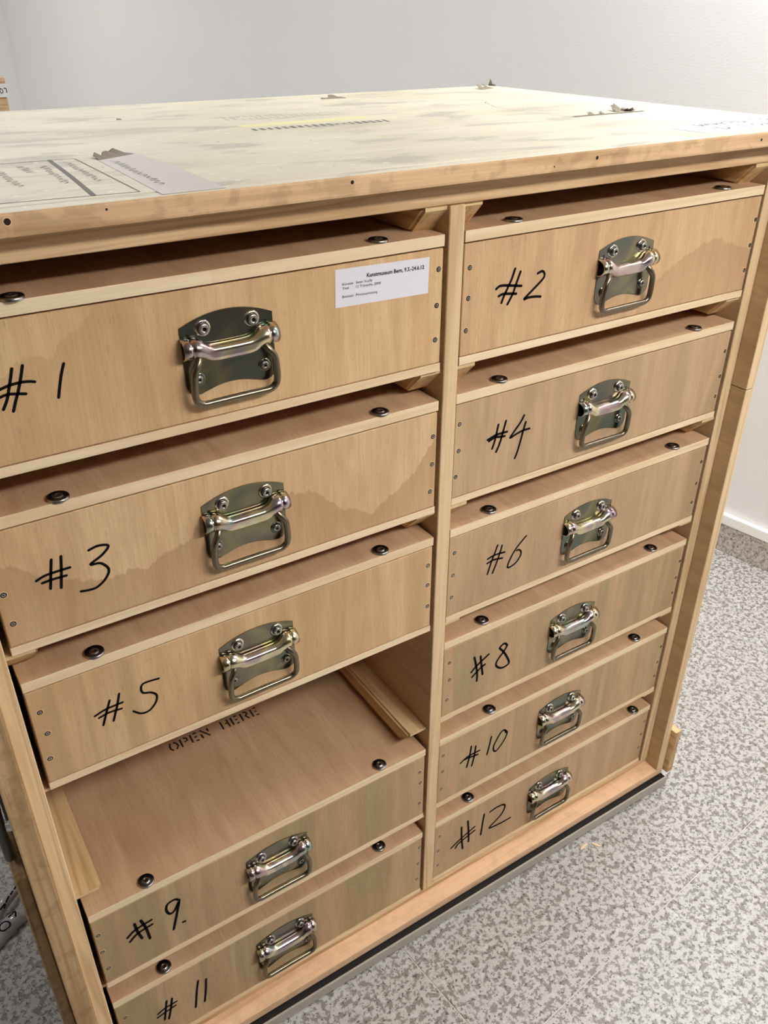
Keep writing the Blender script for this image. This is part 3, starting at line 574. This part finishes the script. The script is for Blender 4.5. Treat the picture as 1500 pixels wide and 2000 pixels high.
def plate_mesh():
    pts = []
    for i in range(15):                                   # arched top
        u = -0.0555+0.111*i/14; pts.append((u, 0.0128*(1-(u/0.0555)**2)))
    pts += [(0.0555, -0.030), (0.0555, -0.066)]
    for a in range(1, 7):                                 # lower right lobe
        t = math.radians(a*20); pts.append((0.0415+0.014*math.cos(t), -0.066-0.0135*math.sin(t)))
    for i in range(1, 10):                                # concave bottom
        u = 0.0345-0.069*i/10; pts.append((u, -0.0785+0.0072*(1-(u/0.0345)**2)))
    for a in range(6, 0, -1):
        t = math.radians(a*20); pts.append((-0.0415-0.014*math.cos(t), -0.066-0.0135*math.sin(t)))
    pts += [(-0.0555, -0.066), (-0.0555, -0.030)]
    return poly_prism(pts, 0.0016, lambda u, v_, w: (u, -w, v_), 'handle', ['zinc_plate'])
plate_me = plate_mesh()
def barrel_mesh():
    half = [(0.0575, -0.0238, 0.0122, 0.0152), (0.0500, -0.0238, 0.0125, 0.0158), (0.0482, -0.0238, 0.0124, 0.0156), (0.0476, -0.0238, 0.0112, 0.0142), (0.0464, -0.0238, 0.0112, 0.0142), (0.0458, -0.0238, 0.0126, 0.0160),
            (0.0420, -0.0240, 0.0128, 0.0164), (0.0380, -0.0246, 0.0128, 0.0163), (0.0335, -0.0268, 0.0124, 0.0154), (0.0290, -0.0298, 0.0119, 0.0142), (0.0245, -0.0316, 0.0116, 0.0135), (0.0200, -0.0322, 0.0115, 0.0132), (0.0080, -0.0324, 0.0115, 0.0131)]
    st = [(-x, a, b_, c_) for x, a, b_, c_ in half] + [(x, a, b_, c_) for x, a, b_, c_ in reversed(half)]
    bm = bmesh.new(); rings = []
    for x, cz, rz, ry in st:
        ring = []
        for i in range(13):
            t = math.pi*i/12; fl = 0.9 if abs(x) < 0.03 else 1.0
            sy = math.sin(t)
            if abs(x) < 0.03: sy = min(1.0, sy*1.25)      # flattened middle
            ring.append(bm.verts.new((x, -0.0012-ry*sy, cz+rz*math.cos(t)*fl)))
        rings.append(ring)
    for a, b_ in zip(rings, rings[1:]):
        for i in range(12): bm.faces.new((a[i], a[i+1], b_[i+1], b_[i]))
    bmesh.ops.recalc_face_normals(bm, faces=bm.faces)
    return mesh_from(bm, 'barrel', ['zinc_barrel'], True)
barrel_me = barrel_mesh()
bail_path = [(-0.038, -0.006, -0.031), (-0.0425, -0.0125, -0.0385), (-0.0485, -0.0145, -0.048), (-0.0502, -0.0140, -0.060), (-0.0508, -0.0130, -0.074), (-0.0488, -0.0125, -0.0825), (-0.0420, -0.0120, -0.0875), (-0.030, -0.0118, -0.0880), (0.0, -0.0115, -0.0880)]
bail_path += [(-x, y, z) for x, y, z in reversed(bail_path[:-1])]
bail_me = tube(bail_path, 0.0042, 12, 'bail', ['bail_steel'])

EX, EZ = 0.0, 0.0
up2 = lambda n: 1 if n.y < -0.6 else (0 if abs(n.z) > 0.6 else 2)
lid_me = box_mesh('lid', (0, 0, -LT), (DW, DD, 0), ['ply_top', 'lip', 'ply_side'], up2, 0.0013, 2)
bot_me = box_mesh('bottom_board', (0, 0, 0), (DW, DD, BT), ['ply_top', 'lip', 'ply_side'], up2, 0.0011, 2)
side_me = box_mesh('side_panel', (0, 0, 0), (0.012, DD-0.013, DH-LT-BT-0.0028), ['ply_side'], bev=0.0008)
bk_me = box_mesh('back_panel', (0, 0, 0), (DW-0.0260, 0.012, DH-LT-BT-0.0028), ['ply_side'], bev=0.0008)
def front_mesh(x0, mat_):
    # built with the drawer column's own x so that the veneer figure sits where it does on the real panel
    return box_mesh('front_panel', (x0+0.0008, 0, -DH+BT+0.0006), (x0+DW-0.0008, 0.0125, -LT-0.0022), [mat_], bev=0.0010)
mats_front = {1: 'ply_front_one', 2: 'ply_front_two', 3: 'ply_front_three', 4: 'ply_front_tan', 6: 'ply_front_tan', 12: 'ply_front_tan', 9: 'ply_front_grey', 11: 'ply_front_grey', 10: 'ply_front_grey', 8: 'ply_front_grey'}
LBL = {1: 'top left drawer marked #1, with a white printed label near its right end',
       2: 'top right drawer marked #2, its brass-coloured handle brightly lit',
       3: 'left-column drawer marked #3 with a jagged darker figure in its plywood front',
       4: 'right-column drawer marked #4, second from the top',
       5: 'left-column drawer marked #5, hanging over the empty slot',
       6: 'right-column drawer marked #6, level with the drawer above the empty slot',
       8: 'right-column drawer marked #8, beside the empty slot',
       9: 'left-column drawer marked #9 with OPEN HERE stencilled on its lid',
       10: 'right-column drawer marked #10, between #8 and #12',
       11: 'bottom left drawer marked #11',
       12: 'bottom right drawer marked #12 just above the base board'}
HX = {0: -0.2988, 1: 0.3315}
fcache = {}
for n in (1, 2, 3, 4, 5, 6, 8, 9, 10, 11, 12):
    r = (n-1)//2; left = n % 2; x0 = X_L if left else X_R; y0 = -0.0012 if left else YR[r]; zt = ROW[r]
    d = empty('storage_drawer', (x0+DW/2, y0+DD/2, zt-DH)); o0 = Vector(d['base'])
    tag(d, LBL[n], 'drawer', 'numbered plywood drawers in the crate')
    loc = lambda x, y, z: Vector((x, y, z))-o0
    lid = link('lid', lid_me, d, loc(x0, y0-0.0006, zt))
    link('bottom_board', bot_me, d, loc(x0, y0-0.0002, zt-DH))
    for sx in (x0+0.0006, x0+DW-0.0126): link('side_panel', side_me, d, loc(sx, y0+0.0128, zt-DH+BT+0.0003))
    link('back_panel', bk_me, d, loc(x0+0.013, y0+DD-0.0125, zt-DH+BT+0.0003))
    key = (left, mats_front.get(n, 'ply_front'))
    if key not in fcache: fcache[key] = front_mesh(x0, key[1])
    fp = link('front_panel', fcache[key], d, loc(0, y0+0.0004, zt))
    fo = lambda x, z, e=0.0: Vector((x, -e, z))
    for x, z in SCREWS[n]: link('screw', screw_me, fp, fo(x, z, 0.0))
    if n == 1:
        for z in (-0.045, -0.089, -0.134): link('screw', screw_me, fp, fo(-0.589, z))
    w, strokes = INK[n]
    w = max(w*1.22, 0.0030)
    mk = link('number_mark', mesh_from(ribbons(strokes, w, lambda u, v_: (u, 0, v_), 5), 'number_mark', ['ink']), fp, fo(0, 0, 0.0003))
    mk['label'] = 'handwritten black #%d' % n
    for x, y in WASH[n]: link('washer_screw', wash_me, lid, Vector((x-x0, y+0.0006, 0)))
    hx = HX[0 if left else 1]
    hd = link('handle', plate_me, d, loc(hx, y0+0.0003, zt-0.0565)); hd['label'] = 'iridescent yellow zinc plated chest handle'
    hd.rotation_euler = (0, random.uniform(-0.012, 0.012), 0)
    br = link('barrel', barrel_me, hd); sm_ = br.modifiers.new('thickness', 'SOLIDIFY'); sm_.thickness = 0.0012; sm_.offset = -1
    link('bail', bail_me, hd)
    for sx in (-1, 1):
        link('handle_screw', hscrew_me, hd, (sx*0.0294, -0.0016, -0.0038)); link('handle_screw', lscrew_me, hd, (sx*0.0405, -0.0016, -0.0612))
        link('pin_hole', lathe([(0.0019, 0.0), (0.0014, 0.0004), (0, 0.0004)], 8, '-y', ['hole'], None, 'pin_hole'), hd, (sx*0.0470, -0.0016, -0.0085))
    if n == 9:
        for a_, b_ in ((0, 2), (2, 4), (4, 8), (8, 11), (11, 14), (14, 18), (18, 21), (21, 25)):   # O P E N  H E R E
            st = link('stencil_letter', mesh_from(ribbons([[(u-x0, v_-y0+0.0006) for u, v_ in s] for s in STEN[a_:b_]], 0.0032, lambda u, v_: (u, v_, 0), 1), 'stencil_letter', ['stencil']), lid, (0, 0, 0.0002))
            st['label'] = 'black stencilled letter'
    if n == 1:                                            # printed paper label
        pw, ph = 0.1352, 0.0452
        lab = link('paper_label', box_mesh('paper_label', (0, -0.0003, -ph), (pw, 0, 0), ['paper'], bev=0.0), d, loc(-0.1586, y0+0.0003, zt-0.0220))
        lab.rotation_euler = (0, math.radians(1.3), 0); lab['label'] = 'white printed museum label'
        def put(txt, x, v_, wd, size, bold=0.0):
            me = text_mesh(txt, size, bold); xs = [q.co.x for q in me.vertices]; k_ = wd/(max(xs)-min(xs)); x_ = min(xs)
            for q in me.vertices: q.co = Vector((x+(q.co.x-x_)*k_, 0, -v_*ph+q.co.y))
            me.materials.clear(); me.materials.append(M['ink'])
            link('lettering', me, lab, (0, -0.0005, 0))
        put('Kunstmuseum Bern, 9.3.-24.6.12', 0.0435, 0.30, 0.0840, 0.0068, 0.00016)
        put('Künstle', 0.0095, 0.43, 0.0150, 0.0044)
        put('Sean Scully', 0.0285, 0.43, 0.0230, 0.0044)
        put('Titel', 0.0095, 0.54, 0.0088, 0.0044)
        put('12 Triptychs, 2008', 0.0285, 0.54, 0.0350, 0.0044)
        put('Besitzer', 0.0095, 0.76, 0.0160, 0.0044)
        put('Privatsammlung', 0.0285, 0.76, 0.0305, 0.0044)

# ---------------------------------------------------------------- small things around
# crate far behind at the left wall, a strip of printed tape round its top
bx = empty('wooden_crate', (-0.30, 4.4, 0.0)); tag(bx, 'small wooden crate with white lettered tape by the far wall', 'crate')
yb = 4.0
part_box('body', (-0.90, yb, 0.002), (0.302, yb+0.8, 0.966+FZ), 'spruce_x', bx, None, 0.006, 2)
part_box('lid', (-0.902, yb-0.004, 0.968+FZ), (0.306, yb+0.802, 1.052+FZ), 'spruce_front', bx, None, 0.008, 2)
tp = part_box('tape', (-0.906, yb-0.0052, 0.966+FZ), (0.3075, yb-0.0042, 1.026+FZ), 'paper_white', bx, None, 0.0)
tp['label'] = 'white tape printed OT'
tb = Vector(bx['base'])+tp.location
link('lettering', mesh_from(ribbons([[(0.2695, 0.997), (0.262, 1.003), (0.255, 0.999), (0.253, 0.988), (0.257, 0.976), (0.264, 0.973), (0.271, 0.978), (0.273, 0.989), (0.2695, 0.997)], [(0.284, 1.003), (0.299, 1.004), (0.302, 0.976)], [(0.235, 1.003), (0.234, 0.974), (0.246, 0.973)]], 0.0055, lambda u, v_: (0.3035+(u-0.302)*0.62-tb.x, yb-0.0056-tb.y, 0.994+(v_-0.988)*0.66+FZ-tb.z), 4), 'lettering', ['ink']), tp)

# loop of clear tape with marker letters beside the crate
def band(path, w, name, mats):
    L = smooth_line(path, 6); bm = bmesh.new(); a, b_ = [], []
    for i, p in enumerate(L):
        dd = L[min(i+1, len(L)-1)]-L[max(i-1, 0)]; q = Vector((-dd.y, dd.x, 0)).normalized()
        t = i/(len(L)-1); ww = w*(0.55+0.45*math.sin(math.pi*min(1, t*1.3)))
        a.append(bm.verts.new(p-q*ww/2)); b_.append(bm.verts.new(p+q*ww/2+Vector((0, 0, 0.010*math.sin(math.pi*t)))))
    for i in range(len(L)-1): bm.faces.new((a[i], a[i+1], b_[i+1], b_[i]))
    return mesh_from(bm, name, mats, True)
k = NT('clear_tape'); k.col(srgb(206, 200, 204)); k.rough(0.15); k.b.inputs['Alpha'].default_value = 0.8; M['clear_tape'] = k.m
st = empty('tape_strip', (-0.72, 0.42, 0.0)); tag(st, 'crumpled strip of clear tape with black marker letters on the floor', 'tape')
sb = Vector(st['base'])
o = link('band', band([(-0.80, 0.345, 0.003), (-0.74, 0.395, 0.004), (-0.705, 0.415, 0.008), (-0.668, 0.425, 0.005), (-0.63, 0.44, 0.004)], 0.034, 'band', ['clear_tape']), st, -sb)
o.modifiers.new('thickness', 'SOLIDIFY').thickness = 0.0004
o = link('band', band([(-0.80, 0.40, 0.004), (-0.745, 0.435, 0.009), (-0.715, 0.462, 0.012), (-0.685, 0.485, 0.008), (-0.64, 0.51, 0.004)], 0.024, 'band', ['clear_tape']), st, -sb)
o.modifiers.new('thickness', 'SOLIDIFY').thickness = 0.0004
link('lettering', mesh_from(ribbons([[(-0.727, 0.396), (-0.733, 0.402), (-0.731, 0.412), (-0.722, 0.416), (-0.714, 0.410), (-0.715, 0.400), (-0.727, 0.396)], [(-0.712, 0.422), (-0.699, 0.428), (-0.700, 0.416)], [(-0.679, 0.430), (-0.676, 0.421)]], 0.0034, lambda u, v_: (u, v_, 0.0215), 4), 'lettering', ['ink']), st, -sb)
link('lettering', mesh_from(ribbons([[(-0.722, 0.447), (-0.712, 0.455), (-0.715, 0.446)], [(-0.709, 0.458), (-0.702, 0.468)], [(-0.697, 0.471), (-0.693, 0.476)], [(-0.688, 0.480), (-0.682, 0.487)]], 0.0042, lambda u, v_: (u, v_, 0.0235), 4), 'lettering', ['ink']), st, -sb)

# splinters on the floor in front of the base
def splinter(x, y, l, rz, label, seed):
    r = random.Random(seed)
    me = poly_prism([(-l/2, -0.001), (-l*0.2, -0.003), (l*0.3, -0.0025), (l/2, 0.0), (l*0.1, 0.0022), (-l*0.35, 0.002)], 0.0016, lambda u, v_, w: (u, v_, w+0.0003), 'wood_splinter', ['lip'])
    o = link('wood_splinter', me, None, (x, y, 0)); o.rotation_euler = (0, 0, rz); tag(o, label, 'splinter', 'wood splinters on the floor')
splinter(0.392, -0.072, 0.026, 0.15, 'pale wood splinter lying closest to the metal strip', 1)
splinter(0.418, -0.084, 0.024, -1.0, 'pale wood splinter lying farther out on the granite floor', 2)
